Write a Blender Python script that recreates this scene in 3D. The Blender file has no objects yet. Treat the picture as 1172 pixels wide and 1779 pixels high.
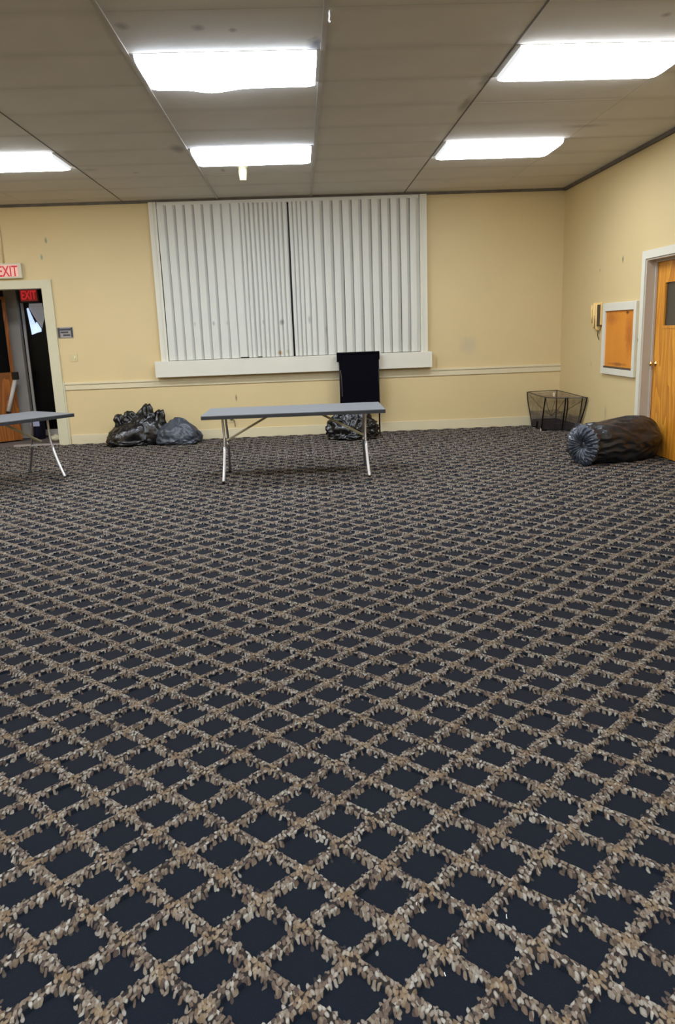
import bpy, bmesh, math, random
from mathutils import Vector, Matrix, noise
random.seed(7)
S = bpy.context.scene
COL = S.collection
PI = math.pi

# ------------------------------------------------------------------ camera
def cam_axes(yaw, pitch, roll):
    f = Vector((math.sin(yaw)*math.cos(pitch), math.cos(yaw)*math.cos(pitch), -math.sin(pitch)))
    r = Vector((math.cos(yaw), -math.sin(yaw), 0)); u = r.cross(f)
    return r*math.cos(roll)+u*math.sin(roll), -r*math.sin(roll)+u*math.cos(roll), f
cr, cu, cf = cam_axes(.03853469, .23106077, -.03685512)
cd = bpy.data.cameras.new('camera'); cam = bpy.data.objects.new('camera', cd); COL.objects.link(cam)
cam.matrix_world = Matrix(((cr.x, cu.x, -cf.x, 0), (cr.y, cu.y, -cf.y, 0), (cr.z, cu.z, -cf.z, 1.6), (0, 0, 0, 1)))
cd.sensor_fit = 'HORIZONTAL'; cd.sensor_width = 36; cd.lens = 36*1345.47/1172
cd.clip_start = .05; cd.clip_end = 100
S.camera = cam
# ------------------------------------------------------------------ view, world
S.view_settings.view_transform = 'Standard'; S.view_settings.look = 'None'
S.view_settings.gamma = 1; S.view_settings.use_curve_mapping = False
S.view_settings.exposure = 0.0
LAMP = 22.0                       # radiance of the ceiling light lenses
w = bpy.data.worlds.new('night'); S.world = w; w.use_nodes = True
w.node_tree.nodes['Background'].inputs[0].default_value = (.01, .012, .02, 1)
w.node_tree.nodes['Background'].inputs[1].default_value = .3

# ------------------------------------------------------------------ room numbers
D, H, XR, XL, Y0 = 12.22, 3.54, 4.06, -6.66, -3.6

# ------------------------------------------------------------------ material helpers
class V:
    """socket wrapper: arithmetic on shader sockets"""
    def __init__(s, nt, k): s.nt = nt; s.k = k
    def m(s, op, o=None, o2=None):
        n = s.nt.nodes.new('ShaderNodeMath'); n.operation = op
        for i, x in enumerate((s, o, o2)):
            if x is None: continue
            if isinstance(x, V): s.nt.links.new(x.k, n.inputs[i])
            else: n.inputs[i].default_value = x
        return V(s.nt, n.outputs[0])
    def __add__(s, o): return s.m('ADD', o)
    def __sub__(s, o): return s.m('SUBTRACT', o)
    def __mul__(s, o): return s.m('MULTIPLY', o)
    def __truediv__(s, o): return s.m('DIVIDE', o)
def lin(c):
    return tuple(((x/255)/12.92 if x/255 <= .04045 else ((x/255+.055)/1.055)**2.4) for x in c)
def col4(c): return (*c, 1)
def mat(name, base, rough=.6, metal=0, emit=None, es=0, nscale=None, namp=.1, bump=0, bscale=40, spec=.5, stretch=(1, 1, 1)):
    m = bpy.data.materials.new(name); m.use_nodes = True; nt = m.node_tree
    b = nt.nodes['Principled BSDF']
    b.inputs['Base Color'].default_value = col4(base); b.inputs['Roughness'].default_value = rough
    b.inputs['Metallic'].default_value = metal; b.inputs['Specular IOR Level'].default_value = spec
    if emit: b.inputs['Emission Color'].default_value = col4(emit); b.inputs['Emission Strength'].default_value = es
    tc = nt.nodes.new('ShaderNodeTexCoord'); mp = nt.nodes.new('ShaderNodeMapping'); mp.inputs['Scale'].default_value = stretch
    nt.links.new(tc.outputs['Object'], mp.inputs[0])
    if nscale:
        n = nt.nodes.new('ShaderNodeTexNoise'); n.inputs['Scale'].default_value = nscale; n.inputs['Detail'].default_value = 5
        nt.links.new(mp.outputs[0], n.inputs['Vector'])
        mx = nt.nodes.new('ShaderNodeMix'); mx.data_type = 'RGBA'
        mx.inputs[6].default_value = col4([c*(1-namp) for c in base]); mx.inputs[7].default_value = col4([min(1, c*(1+namp)) for c in base])
        nt.links.new(n.outputs['Fac'], mx.inputs[0]); nt.links.new(mx.outputs[2], b.inputs['Base Color'])
    if bump:
        n = nt.nodes.new('ShaderNodeTexNoise'); n.inputs['Scale'].default_value = bscale; n.inputs['Detail'].default_value = 4
        nt.links.new(mp.outputs[0], n.inputs['Vector'])
        bp = nt.nodes.new('ShaderNodeBump'); bp.inputs['Strength'].default_value = bump; bp.inputs['Distance'].default_value = .01
        nt.links.new(n.outputs['Fac'], bp.inputs['Height']); nt.links.new(bp.outputs[0], b.inputs['Normal'])
    return m
def spots(m, items, coord='pos'):
    """stains with a place of their own: (centre, (rx,ry,rz), colour, strength)"""
    nt = m.node_tree; b = nt.nodes['Principled BSDF']; inp = b.inputs['Base Color']
    cur = inp.links[0].from_socket if inp.is_linked else None
    g = nt.nodes.new('ShaderNodeNewGeometry')
    nz = nt.nodes.new('ShaderNodeTexNoise'); nz.inputs['Scale'].default_value = 14; nz.inputs['Detail'].default_value = 4
    nt.links.new(g.outputs['Position'], nz.inputs['Vector'])
    for c, r, colr, st in items:
        s1 = nt.nodes.new('ShaderNodeVectorMath'); s1.operation = 'SUBTRACT'; s1.inputs[1].default_value = c
        nt.links.new(g.outputs['Position'], s1.inputs[0])
        s2 = nt.nodes.new('ShaderNodeVectorMath'); s2.operation = 'DIVIDE'; s2.inputs[1].default_value = r
        nt.links.new(s1.outputs[0], s2.inputs[0])
        s3 = nt.nodes.new('ShaderNodeVectorMath'); s3.operation = 'LENGTH'; nt.links.new(s2.outputs[0], s3.inputs[0])
        d = V(nt, s3.outputs['Value']) + (V(nt, nz.outputs['Fac']) - .5) * .9
        rm = nt.nodes.new('ShaderNodeMapRange'); rm.inputs[1].default_value = 1.1; rm.inputs[2].default_value = .3
        rm.inputs[3].default_value = 0; rm.inputs[4].default_value = st; nt.links.new(d.k, rm.inputs[0])
        mx = nt.nodes.new('ShaderNodeMix'); mx.data_type = 'RGBA'
        nt.links.new(rm.outputs[0], mx.inputs[0]); mx.inputs[7].default_value = col4(colr)
        if cur: nt.links.new(cur, mx.inputs[6])
        else: mx.inputs[6].default_value = inp.default_value
        cur = mx.outputs[2]
    nt.links.new(cur, inp)

def leafc(*c): return col4([q*.58 for q in lin(c)])
def carpet_material():
    m = bpy.data.materials.new('leaf_lattice_carpet'); m.use_nodes = True; nt = m.node_tree
    b = nt.nodes['Principled BSDF']; b.inputs['Roughness'].default_value = .95; b.inputs['Specular IOR Level'].default_value = .05
    g = nt.nodes.new('ShaderNodeNewGeometry')
    sp = nt.nodes.new('ShaderNodeSeparateXYZ'); nt.links.new(g.outputs['Position'], sp.inputs[0])
    nj = nt.nodes.new('ShaderNodeTexNoise'); nj.inputs['Scale'].default_value = 3; nt.links.new(g.outputs['Position'], nj.inputs['Vector'])
    x, y = V(nt, sp.outputs[0]), V(nt, sp.outputs[1])
    kx, ky = .1220, .1168
    def band(px, py):
        a = (px-.4218)/kx*.5; c = (py-2.157)/ky*.5
        s = (a-c).m('FRACT'); t = (a+c).m('FRACT')
        ds = (s-.5).m('ABSOLUTE'); dt = (t-.5).m('ABSOLUTE')
        return ds.m('MINIMUM', dt), ds, dt
    def mixc(f, a, bcol):
        mx = nt.nodes.new('ShaderNodeMix'); mx.data_type = 'RGBA'
        nt.links.new(f.k, mx.inputs[0])
        for i, q in ((6, a), (7, bcol)):
            if isinstance(q, V): nt.links.new(q.k, mx.inputs[i])
            else: mx.inputs[i].default_value = col4(q)
        return V(nt, mx.outputs[2])
    def rng(v, a, bb, c=0, d=1):
        r = nt.nodes.new('ShaderNodeMapRange'); nt.links.new(v.k, r.inputs[0])
        for i, q in enumerate((a, bb, c, d)): r.inputs[i+1].default_value = q
        return V(nt, r.outputs[0])
    fine = nt.nodes.new('ShaderNodeTexNoise'); fine.inputs['Scale'].default_value = 220; fine.inputs['Detail'].default_value = 2
    nt.links.new(g.outputs['Position'], fine.inputs['Vector'])
    ff = V(nt, fine.outputs['Fac'])
    navy = mixc(rng(ff, .35, .65), (.0052, .0085, .0140), (.0080, .0115, .0190))
    dmin, _, _ = band(x, y)
    cur = mixc(rng(dmin, .10, .06), navy, (.024, .020, .018))
    hgt = None
    for ang, w_, l_, sx, prob, hw in ((24, .0125, .025, 3.7, .15, .132), (-30, .0125, .024, 9.1, .25, .134), (4, .011, .026, 17.3, .42, .138)):
        ca, sa = math.cos(math.radians(ang)), math.sin(math.radians(ang))
        qx = (x*ca + y*sa)/w_ + sx; qy = (y*ca - x*sa)/l_ + sx
        cb = nt.nodes.new('ShaderNodeCombineXYZ'); nt.links.new(qx.k, cb.inputs[0]); nt.links.new(qy.k, cb.inputs[1])
        vo = nt.nodes.new('ShaderNodeTexVoronoi'); vo.voronoi_dimensions = '2D'; vo.inputs['Scale'].default_value = 1
        vo.inputs['Randomness'].default_value = .8; nt.links.new(cb.outputs[0], vo.inputs['Vector'])
        ps = nt.nodes.new('ShaderNodeSeparateXYZ'); nt.links.new(vo.outputs['Position'], ps.inputs[0])
        ux = (V(nt, ps.outputs[0])-sx)*w_; uy = (V(nt, ps.outputs[1])-sx)*l_
        wx = ux*ca - uy*sa; wy = ux*sa + uy*ca
        dm, ds_, dt_ = band(wx, wy)
        cross = rng(ds_.m('MAXIMUM', dt_), .19, .10, 0, 1); dm = dm - cross*.035
        cs = nt.nodes.new('ShaderNodeSeparateColor'); nt.links.new(vo.outputs['Color'], cs.inputs[0])
        r1, r2, r3 = (V(nt, cs.outputs[i]) for i in range(3))
        keep = rng(dm + (r3-.5)*.115, hw+.003, hw-.003) * r1.m('GREATER_THAN', prob)
        leaf = rng(V(nt, vo.outputs['Distance']), .47, .38) * keep
        cr_ = nt.nodes.new('ShaderNodeValToRGB'); nt.links.new(r2.k, cr_.inputs[0])
        e = cr_.color_ramp; e.elements[0].position = 0; e.elements[0].color = leafc(92, 80, 77)
        e.elements[1].position = 1; e.elements[1].color = leafc(210, 206, 194)
        q = e.elements.new(.3); q.color = leafc(138, 119, 103)
        q = e.elements.new(.6); q.color = leafc(162, 148, 130)
        q = e.elements.new(.8); q.color = leafc(176, 167, 155)
        warm = mixc(cross*.45, V(nt, cr_.outputs[0]), leafc(176, 146, 106)[:3])
        shade = mixc(rng(V(nt, vo.outputs['Distance']), .1, .5, 0, .45), warm, (.055, .045, .038))
        cur = mixc(leaf, cur, shade)
        hgt = leaf if hgt is None else hgt.m('MAXIMUM', leaf)
    # faint brownish-grey film in broad soft patches
    film = nt.nodes.new('ShaderNodeTexNoise'); film.inputs['Scale'].default_value = .35; film.inputs['Detail'].default_value = 3
    nt.links.new(g.outputs['Position'], film.inputs['Vector'])
    cur = mixc(rng(V(nt, film.outputs['Fac']), .35, .75, 0, .04), cur, (.07, .06, .06))
    nt.links.new(cur.k, b.inputs['Base Color'])
    b.inputs['Sheen Weight'].default_value = .05; b.inputs['Sheen Roughness'].default_value = .5
    b.inputs['Sheen Tint'].default_value = (.9, .78, .72, 1)
    bp = nt.nodes.new('ShaderNodeBump'); bp.inputs['Strength'].default_value = .5; bp.inputs['Distance'].default_value = .003
    nt.links.new((hgt + ff*.5).k, bp.inputs['Height']); nt.links.new(bp.outputs[0], b.inputs['Normal'])
    return m

def wood_material(name, c1, c2, scale=1.0):
    m = bpy.data.materials.new(name); m.use_nodes = True; nt = m.node_tree
    b = nt.nodes['Principled BSDF']; b.inputs['Roughness'].default_value = .38
    tc = nt.nodes.new('ShaderNodeTexCoord'); mp = nt.nodes.new('ShaderNodeMapping'); mp.inputs['Scale'].default_value = (5*scale, 5*scale, .55*scale)
    nt.links.new(tc.outputs['Object'], mp.inputs[0])
    n0 = nt.nodes.new('ShaderNodeTexNoise'); n0.inputs['Scale'].default_value = .9; n0.inputs['Detail'].default_value = 1; nt.links.new(mp.outputs[0], n0.inputs['Vector'])
    ring = (V(nt, n0.outputs['Fac'])*9).m('FRACT')
    n1 = nt.nodes.new('ShaderNodeTexNoise'); n1.inputs['Scale'].default_value = 14; n1.inputs['Detail'].default_value = 4; nt.links.new(mp.outputs[0], n1.inputs['Vector'])
    f = ring*.55 + V(nt, n1.outputs['Fac'])*.5
    cr_ = nt.nodes.new('ShaderNodeValToRGB'); nt.links.new(f.k, cr_.inputs[0])
    cr_.color_ramp.elements[0].color = col4(c1); cr_.color_ramp.elements[1].color = col4(c2)
    cr_.color_ramp.elements[0].position = .15; cr_.color_ramp.elements[1].position = .85
    nt.links.new(cr_.outputs[0], b.inputs['Base Color'])
    return m
def net_material(name, base, opacity):
    m = bpy.data.materials.new(name); m.use_nodes = True; nt = m.node_tree
    b = nt.nodes['Principled BSDF']; b.inputs['Base Color'].default_value = col4(base); b.inputs['Roughness'].default_value = .8
    tc = nt.nodes.new('ShaderNodeTexCoord'); n = nt.nodes.new('ShaderNodeTexNoise'); n.inputs['Scale'].default_value = 9
    nt.links.new(tc.outputs['Object'], n.inputs['Vector'])
    f = (V(nt, n.outputs['Fac'])-.5)*.5 + opacity
    nt.links.new(f.k, b.inputs['Alpha'])
    return m

# ------------------------------------------------------------------ mesh helpers
def bx(bm, x0, x1, y0, y1, z0, z1, rot=None):
    ps = [Vector((x, y, z)) for z in (z0, z1) for y in (y0, y1) for x in (x0, x1)]
    if rot: ps = [rot @ p for p in ps]
    v = [bm.verts.new(p) for p in ps]
    for f in ((0, 2, 3, 1), (4, 5, 7, 6), (0, 1, 5, 4), (2, 6, 7, 3), (0, 4, 6, 2), (1, 3, 7, 5)): bm.faces.new([v[i] for i in f])
def box(*a, rot=None):
    bm = bmesh.new(); bx(bm, *a, rot=rot); return bm
def tube(bm, pts, r, n=8, cap=True):
    pts = [Vector(p) for p in pts]; rings = []
    prev = None
    for i, p in enumerate(pts):
        t = (pts[min(i+1, len(pts)-1)]-pts[max(i-1, 0)]).normalized()
        if prev is None:
            a = Vector((0, 0, 1)) if abs(t.z) < .9 else Vector((1, 0, 0))
            s = t.cross(a).normalized()
        else: s = (prev - t*prev.dot(t)).normalized()
        prev = s; u = t.cross(s); rr = r[i] if isinstance(r, (list, tuple)) else r
        rings.append([bm.verts.new(p + s*math.cos(2*PI*k/n)*rr + u*math.sin(2*PI*k/n)*rr) for k in range(n)])
    for a, b in zip(rings, rings[1:]):
        for k in range(n): bm.faces.new((a[k], a[(k+1) % n], b[(k+1) % n], b[k]))
    if cap: bm.faces.new(rings[0][::-1]); bm.faces.new(rings[-1])
    return bm
def smooth_path(pts, n=6):
    P = [Vector(p) for p in pts]; out = []
    for i in range(len(P)-1):
        p0, p1, p2, p3 = P[max(i-1, 0)], P[i], P[i+1], P[min(i+2, len(P)-1)]
        for k in range(n):
            t = k/n
            out.append(.5*((2*p1)+(p2-p0)*t+(2*p0-5*p1+4*p2-p3)*t*t+(3*p1-p0-3*p2+p3)*t**3))
    return out+[P[-1]]
def lathe(bm, prof, n=16, M=Matrix()):
    rings = []
    for r, z in prof: rings.append([bm.verts.new(M @ Vector((r*math.cos(2*PI*k/n), r*math.sin(2*PI*k/n), z))) for k in range(n)])
    for a, b in zip(rings, rings[1:]):
        for k in range(n): bm.faces.new((a[k], a[(k+1) % n], b[(k+1) % n], b[k]))
    bm.faces.new(rings[0][::-1]); bm.faces.new(rings[-1]); return bm
def obj(name, bm, m, parent=None, bevel=0, smooth=False, label=None):
    bmesh.ops.recalc_face_normals(bm, faces=bm.faces)
    if bevel: bmesh.ops.bevel(bm, geom=bm.edges[:], offset=bevel, segments=2, affect='EDGES', profile=.6)
    if smooth:
        for f in bm.faces: f.smooth = True
    me = bpy.data.meshes.new(name); bm.to_mesh(me); bm.free()
    for mm in (m if isinstance(m, (list, tuple)) else [m]): me.materials.append(mm)
    o = bpy.data.objects.new(name, me); COL.objects.link(o)
    if parent:
        o.parent = parent; o.matrix_parent_inverse = parent.matrix_basis.inverted() if parent.type == 'EMPTY' and parent.get('world_parts') else Matrix()
    if label: o['label'] = label
    return o
def thing(name, label, cat, loc=(0, 0, 0), rz=0, group=None, world=True, kind=None):
    o = bpy.data.objects.new(name, None); COL.objects.link(o); o.location = loc; o.rotation_euler = (0, 0, rz)
    o.empty_display_size = .1
    if world: o['world_parts'] = 1; o.matrix_basis = Matrix.Translation(loc) @ Matrix.Rotation(rz, 4, 'Z')
    if kind: o['kind'] = kind
    if label: o['label'] = label
    if cat: o['category'] = cat
    if group: o['group'] = group
    return o
def tag(o, label, cat, group=None):
    o['label'] = label; o['category'] = cat
    if group: o['group'] = group
    return o
def struct(name, bm, m, parent=None, label=None, **k):
    o = obj(name, bm, m, parent, **k)
    if not parent: o['kind'] = 'structure'
    if label: o['label'] = label; 
    return o

# ------------------------------------------------------------------ materials
M = {}
M['carpet'] = carpet_material()
M['wall'] = mat('cream_wall_paint', (.645, .50, .258), .55, nscale=1.3, namp=.05, bump=.05, bscale=60)
spots(M['wall'], [((2.6, D, 1.29), (.16, .3, .16), (.38, .36, .30), .35), ((2.1, D, 1.02), (.02, .2, .12), (.3, .2, .08), .4),
                  ((-3.68, D, 3.03), (.022, .2, .05), (.2, .24, .16), .8), ((-3.77, D, 2.80), (.022, .2, .05), (.12, .25, .22), .7),
                  ((-1.04, D, .62), (.014, .2, .06), (.12, .1, .07), .8), ((1.3, D, .6), (.12, .2, .25), (.5, .34, .12), .35),
                  ((XR, 9.95, 2.33), (.2, .03, .05), (.15, .13, .1), .9), ((XR, 10.9, 1.0), (.2, .04, .05), (.4, .3, .2), .5),
                  ((XR, 10.3, .38), (.2, .05, .12), (.35, .28, .16), .5), ((XR, 10.7, 2.25), (.2, .03, .03), (.3, .25, .15), .6)])
M['white'] = mat('offwhite_trim_paint', (.68, .65, .54), .5, nscale=3, namp=.05)
M['creamtrim'] = mat('cream_trim_paint', (.66, .57, .37), .5, nscale=3, namp=.05)
M['casing'] = mat('yellowed_casing_paint', (.60, .55, .38), .5, nscale=3, namp=.06)
M['ceil'] = mat('dingy_ceiling_tile', (.67, .625, .56), .9, nscale=1.6, namp=.10, bump=.2, bscale=90)
G1 = (.16, .14, .13)
spots(M['ceil'], [((-1.22, 9.0, H), (.09, .22, .2), G1, .55), ((-1.05, 5.6, H), (.05, .07, .2), G1, .5), ((-.57, 5.65, H), (.05, .06, .2), G1, .5),
                  ((-.35, 5.7, H), (.03, .04, .2), G1, .5), ((.2, 6.02, H), (.07, .16, .2), (.05, .045, .05), .85), ((-1.95, 6.0, H), (.07, .05, .2), (.6, .56, .5), .4),
                  ((-.1, 5.9, H), (.1, .05, .2), (.6, .56, .52), .35), ((.6, 6.3, H), (.15, .1, .2), (.55, .5, .5), .3), ((-1.9, 10.2, H), (.05, .05, .2), G1, .4),
                  ((1.58, 7.6, H), (.05, .3, .2), G1, .5), ((1.6, 6.9, H), (.05, .2, .2), G1, .5), ((-.85, 10.2, H), (.03, .12, .2), G1, .5), ((3.0, 8.5, H), (.25, .08, .2), G1, .35),
                  ((-2.4, 9.95, H), (.12, .1, .2), (.30, .26, .2), .4), ((2.5, 5.6, H), (.04, .05, .2), G1, .6)])
# dark dusty streak next to each crosswise joint
nt = M['ceil'].node_tree
g_ = nt.nodes.new('ShaderNodeNewGeometry'); s_ = nt.nodes.new('ShaderNodeSeparateXYZ'); nt.links.new(g_.outputs['Position'], s_.inputs[0])
fy = ((V(nt, s_.outputs[1])-6.09)/.73).m('FRACT'); fd = (fy-.5).m('ABSOLUTE')
nn = nt.nodes.new('ShaderNodeTexNoise'); nn.inputs['Scale'].default_value = 1.1; nn.inputs['Detail'].default_value = 3; nt.links.new(g_.outputs['Position'], nn.inputs['Vector'])
rm = nt.nodes.new('ShaderNodeMapRange'); nt.links.new((fd + (V(nt, nn.outputs['Fac'])-.5)*.18).k, rm.inputs[0])
rm.inputs[1].default_value = .36; rm.inputs[2].default_value = .5; rm.inputs[3].default_value = 0; rm.inputs[4].default_value = .15
mx = nt.nodes.new('ShaderNodeMix'); mx.data_type = 'RGBA'; bi = nt.nodes['Principled BSDF'].inputs['Base Color']
nt.links.new(rm.outputs[0], mx.inputs[0]); nt.links.new(bi.links[0].from_socket, mx.inputs[6]); mx.inputs[7].default_value = (.2, .18, .165, 1)
nt.links.new(mx.outputs[2], bi)
M['rail'] = mat('dusty_rail', (.47, .43, .38), .6, nscale=6, namp=.15)
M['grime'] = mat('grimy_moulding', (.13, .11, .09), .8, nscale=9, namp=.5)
def emat(name, c, s):
    m = bpy.data.materials.new(name); m.use_nodes = True; nt = m.node_tree
    b = nt.nodes['Principled BSDF']; b.inputs['Base Color'].default_value = (.8, .8, .8, 1)
    b.inputs['Emission Color'].default_value = col4(c); b.inputs['Emission Strength'].default_value = s
    b.inputs['Roughness'].default_value = .4
    return m
M['lens'] = emat('lit_acrylic_lens', (.93, 1.0, 1.09), LAMP)
M['lenscool'] = emat('lit_acrylic_lens_cool', (.88, 1.0, 1.16), LAMP)
M['lensrim'] = mat('pale_lit_lens_end', (.62, .61, .56), .4, emit=(.9, .95, 1), es=.75)
M['slat'] = mat('offwhite_vinyl_slat', (.64, .63, .56), .45, nscale=2, namp=.03)
spots(M['slat'], [((-.27, 12.1, 1.74), (.04, .3, .05), (.2, .2, .18), .8), ((-.32, 12.1, 1.29), (.045, .3, .04), (.40, .26, .12), .9),
                  ((-.2, 12.1, 1.3), (.03, .3, .04), (.45, .36, .2), .6), ((.15, 12.1, 1.76), (.03, .3, .06), (.3, .3, .28), .6), ((.4, 12.1, 1.6), (.02, .3, .1), (.35, .33, .28), .5),
                  ((-1.58, 12.1, 1.76), (.025, .3, .04), (.45, .43, .35), .6), ((-1.3, 12.1, 1.76), (.02, .3, .04), (.3, .3, .25), .7), ((-1.1, 12.1, 1.76), (.02, .3, .04), (.4, .4, .3), .6),
                  ((-.55, 12.1, 1.75), (.015, .3, .04), (.3, .3, .28), .6)])
M['dark'] = mat('black_fabric', (.0035, .0035, .006), .95, nscale=30, namp=.2, spec=.05)
M['blackmetal'] = mat('black_metal', (.016, .013, .011), .4, .3, nscale=20, namp=.2)
M['tabletop'] = mat('grey_table_laminate', (.165, .17, .18), .42, nscale=20, namp=.08)
M['tablerim'] = mat('dark_table_rim', (.022, .023, .027), .5, nscale=20, namp=.1)
M['steel'] = mat('grey_steel_tube', (.36, .36, .38), .28, .85, nscale=20, namp=.08)
M['steelpale'] = mat('pale_steel_sleeve', (.80, .80, .82), .3, .55, nscale=20, namp=.06)  # front sleeves only: the lamp light they reflect is put into a paler colour
M['brace'] = mat('beige_brace', (.50, .46, .30), .5, .1, nscale=10, namp=.1)
def bagmat(name, base, rough):
    m = mat(name, base, rough, nscale=3, namp=.35, bump=1.0, bscale=9, spec=.6, stretch=(1.6, 1.6, .8)); return m
M['bag'] = bagmat('black_bag_plastic', (.006, .006, .007), .22)
M['baggrey'] = bagmat('greyish_bag_plastic', (.045, .052, .068), .36)
M['baglarge'] = bagmat('large_bag_plastic', (.013, .0145, .019), .30)
spots(M['baglarge'], [((3.9, 8.9, .48), (.33, .3, .09), (.05, .042, .04), .25)])
M['bagend'] = bagmat('gathered_bag_plastic', (.045, .052, .070), .26)
M['wood'] = wood_material('orange_veneer', lin((176, 104, 26)), lin((226, 156, 50)))
M['woodl'] = wood_material('dark_orange_veneer', lin((104, 56, 18)), lin((168, 98, 34)))  # veneer darkened: the shadow on the left leaf is put into the colour
M['cork'] = mat('orange_board', lin((214, 134, 38)), .7, nscale=4, namp=.14, stretch=(1, 1, .5))
spots(M['cork'], [((XR, 9.62, 1.42), (.2, .14, .3), lin((170, 88, 22)), .7), ((XR, 10.2, 1.62), (.2, .25, .1), lin((165, 88, 25)), .6), ((XR, 9.7, 1.68), (.2, .06, .025), lin((80, 35, 10)), .9), ((XR, 9.95, 1.04), (.2, .3, .025), lin((90, 45, 20)), .6)])
M['brass'] = mat('brass', (.78, .56, .22), .25, 1, nscale=20, namp=.1)
M['darkglass'] = mat('dark_wired_glass', (.045, .042, .034), .15, nscale=5, namp=.1)
M['night'] = mat('night_glass', (.001, .001, .002), .25, spec=.12)
M['greyframe'] = mat('grey_painted_post', (.50, .45, .40), .6, nscale=4, namp=.12)
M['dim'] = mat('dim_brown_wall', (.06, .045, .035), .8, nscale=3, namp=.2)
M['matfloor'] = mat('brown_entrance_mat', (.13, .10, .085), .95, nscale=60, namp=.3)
M['sign'] = mat('sign_white', (.62, .56, .42), .5, nscale=5, namp=.05)
M['signface'] = mat('exit_sign_face', (.80, .50, .42), .5, emit=(1, .35, .30), es=.15)
M['red'] = mat('exit_red', (.55, .015, .03), .5, emit=(1, .03, .04), es=.12)
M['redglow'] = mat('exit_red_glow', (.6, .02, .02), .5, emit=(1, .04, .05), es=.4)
M['ivory'] = mat('ivory_plastic', (.72, .66, .42), .4, nscale=10, namp=.05)
M['platewall'] = mat('yellowed_plate', (.60, .50, .27), .4, nscale=10, namp=.05)
M['tan'] = mat('tan_plastic', lin((226, 190, 122)), .5, nscale=12, namp=.12)
M['slot'] = mat('dark_slot', (.09, .06, .03), .7, nscale=10, namp=.2)
M['signdark'] = mat('sign_dark_blue_grey', (.035, .035, .05), .5, nscale=10, namp=.2)
M['signgrey'] = mat('sign_grey', (.30, .27, .25), .5, nscale=10, namp=.1)
M['net'] = net_material('brown_sheer_net', (.10, .075, .045), .15)
M['nettop'] = net_material('brown_sheer_net_top', (.20, .14, .09), .42)
M['netlow'] = net_material('grey_sheer_net', (.09, .07, .065), .5)
M['lampblue'] = mat('pale_blue_lit_panel', (.6, .7, .8), .5, emit=(.50, .66, .95), es=1.0)  # glow standing in for a light reflected in the door glass
M['soffit'] = mat('grey_soffit', (.2, .2, .2), .8, emit=(.35, .33, .35), es=.35)  # grey part of the glass reflection, given its own glow
M['bin'] = mat('navy_bin', (.012, .012, .03), .5, nscale=10, namp=.2)
M['labelw'] = mat('pale_label', (.35, .36, .5), .5, nscale=10, namp=.1)
M['lint'] = mat('white_lint', (.8, .8, .8), .8, nscale=40, namp=.1)

# ------------------------------------------------------------------ shell
struct('floor', box(XL-.2, XR+.4, Y0-.2, D+.02, -.12, 0), M['carpet'])
# the leaf lattice is woven as a raised pile: low ridges in two directions
def pile():
    bm = bmesh.new(); kx, ky = .1220, .1168; x0_, x1_, y0_, y1_ = XL+.02, XR-.02, .9, D-.03
    for dr in (0, 1):
        for n in range(-120, 121):
            # lines (X-Y)/2 = n+.5 or (X+Y)/2 = n+.5 with X=(x-.4218)/kx, Y=(y-2.157)/ky
            def line(off):
                c = 2*(n+.5+off); pts = []
                for yy in (y0_, y1_):
                    Y = (yy-2.157)/ky; X = c+Y if dr == 0 else c-Y; pts.append((.4218+X*kx, yy))
                return pts
            (xa_, ya_), (xb_, yb_) = line(0)
            t0, t1 = 0.0, 1.0
            for lim, sg in ((x0_, 1), (x1_, -1)):
                fa, fb = sg*(xa_-lim), sg*(xb_-lim)
                if fa < 0 and fb < 0: t1 = -1; break
                if fa < 0: t0 = max(t0, fa/(fa-fb))
                if fb < 0: t1 = min(t1, fa/(fa-fb))
            if t1 <= t0+.002: continue
            prof = [(-.135, .0005), (-.10, .0100), (.10, .0100), (.135, .0005)]
            A_, B_ = [], []
            for off, z in prof:
                (px, py), (qx, qy) = line(off); z += dr*.0004
                A_.append(bm.verts.new((px+(qx-px)*t0, py+(qy-py)*t0, z))); B_.append(bm.verts.new((px+(qx-px)*t1, py+(qy-py)*t1, z)))
            for i in range(3): bm.faces.new((A_[i], A_[i+1], B_[i+1], B_[i]))
    return bm
fl = bpy.data.objects['floor']
pl_ = obj('leaf_pile', pile(), M['carpet'], fl, label='beige leaf lattice pile of the navy carpet'); pl_['kind'] = 'stuff'
TX, TY, XA, YA = 1.37842, .73, -1.12705, 6.09
# back wall with openings for doorway and window
bm = bmesh.new(); T = .22
DX0, DX1, DZ = -5.35, -3.80, 2.38
WX0, WX1, WZ0, WZ1 = -2.02, 1.87, 1.20, 3.50
bx(bm, XL-.2, DX0, D, D+T, 0, H); bx(bm, DX0, DX1, D, D+T, DZ, H); bx(bm, DX1, WX0, D, D+T, 0, H)
bx(bm, WX0, WX1, D, D+T, 0, WZ0); bx(bm, WX0, WX1, D, D+T, WZ1, H); bx(bm, WX1, XR+.3, D, D+T, 0, H)
struct('wall_back', bm, M['wall'])
RD0, RD1, RDZ = 7.98, 9.24, 2.27            # right door opening along y
bm = bmesh.new()
bx(bm, XR, XR+.3, Y0, RD0, 0, H); bx(bm, XR, XR+.3, RD0, RD1, RDZ, H); bx(bm, XR, XR+.3, RD1, D, 0, H)
struct('wall_right', bm, M['wall'])
struct('wall_left', box(XL-.2, XL, Y0, D, 0, H), M['wall'])
struct('wall_front', box(XL-.2, XR+.3, Y0-.2, Y0, 0, H), M['wall'])

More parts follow.
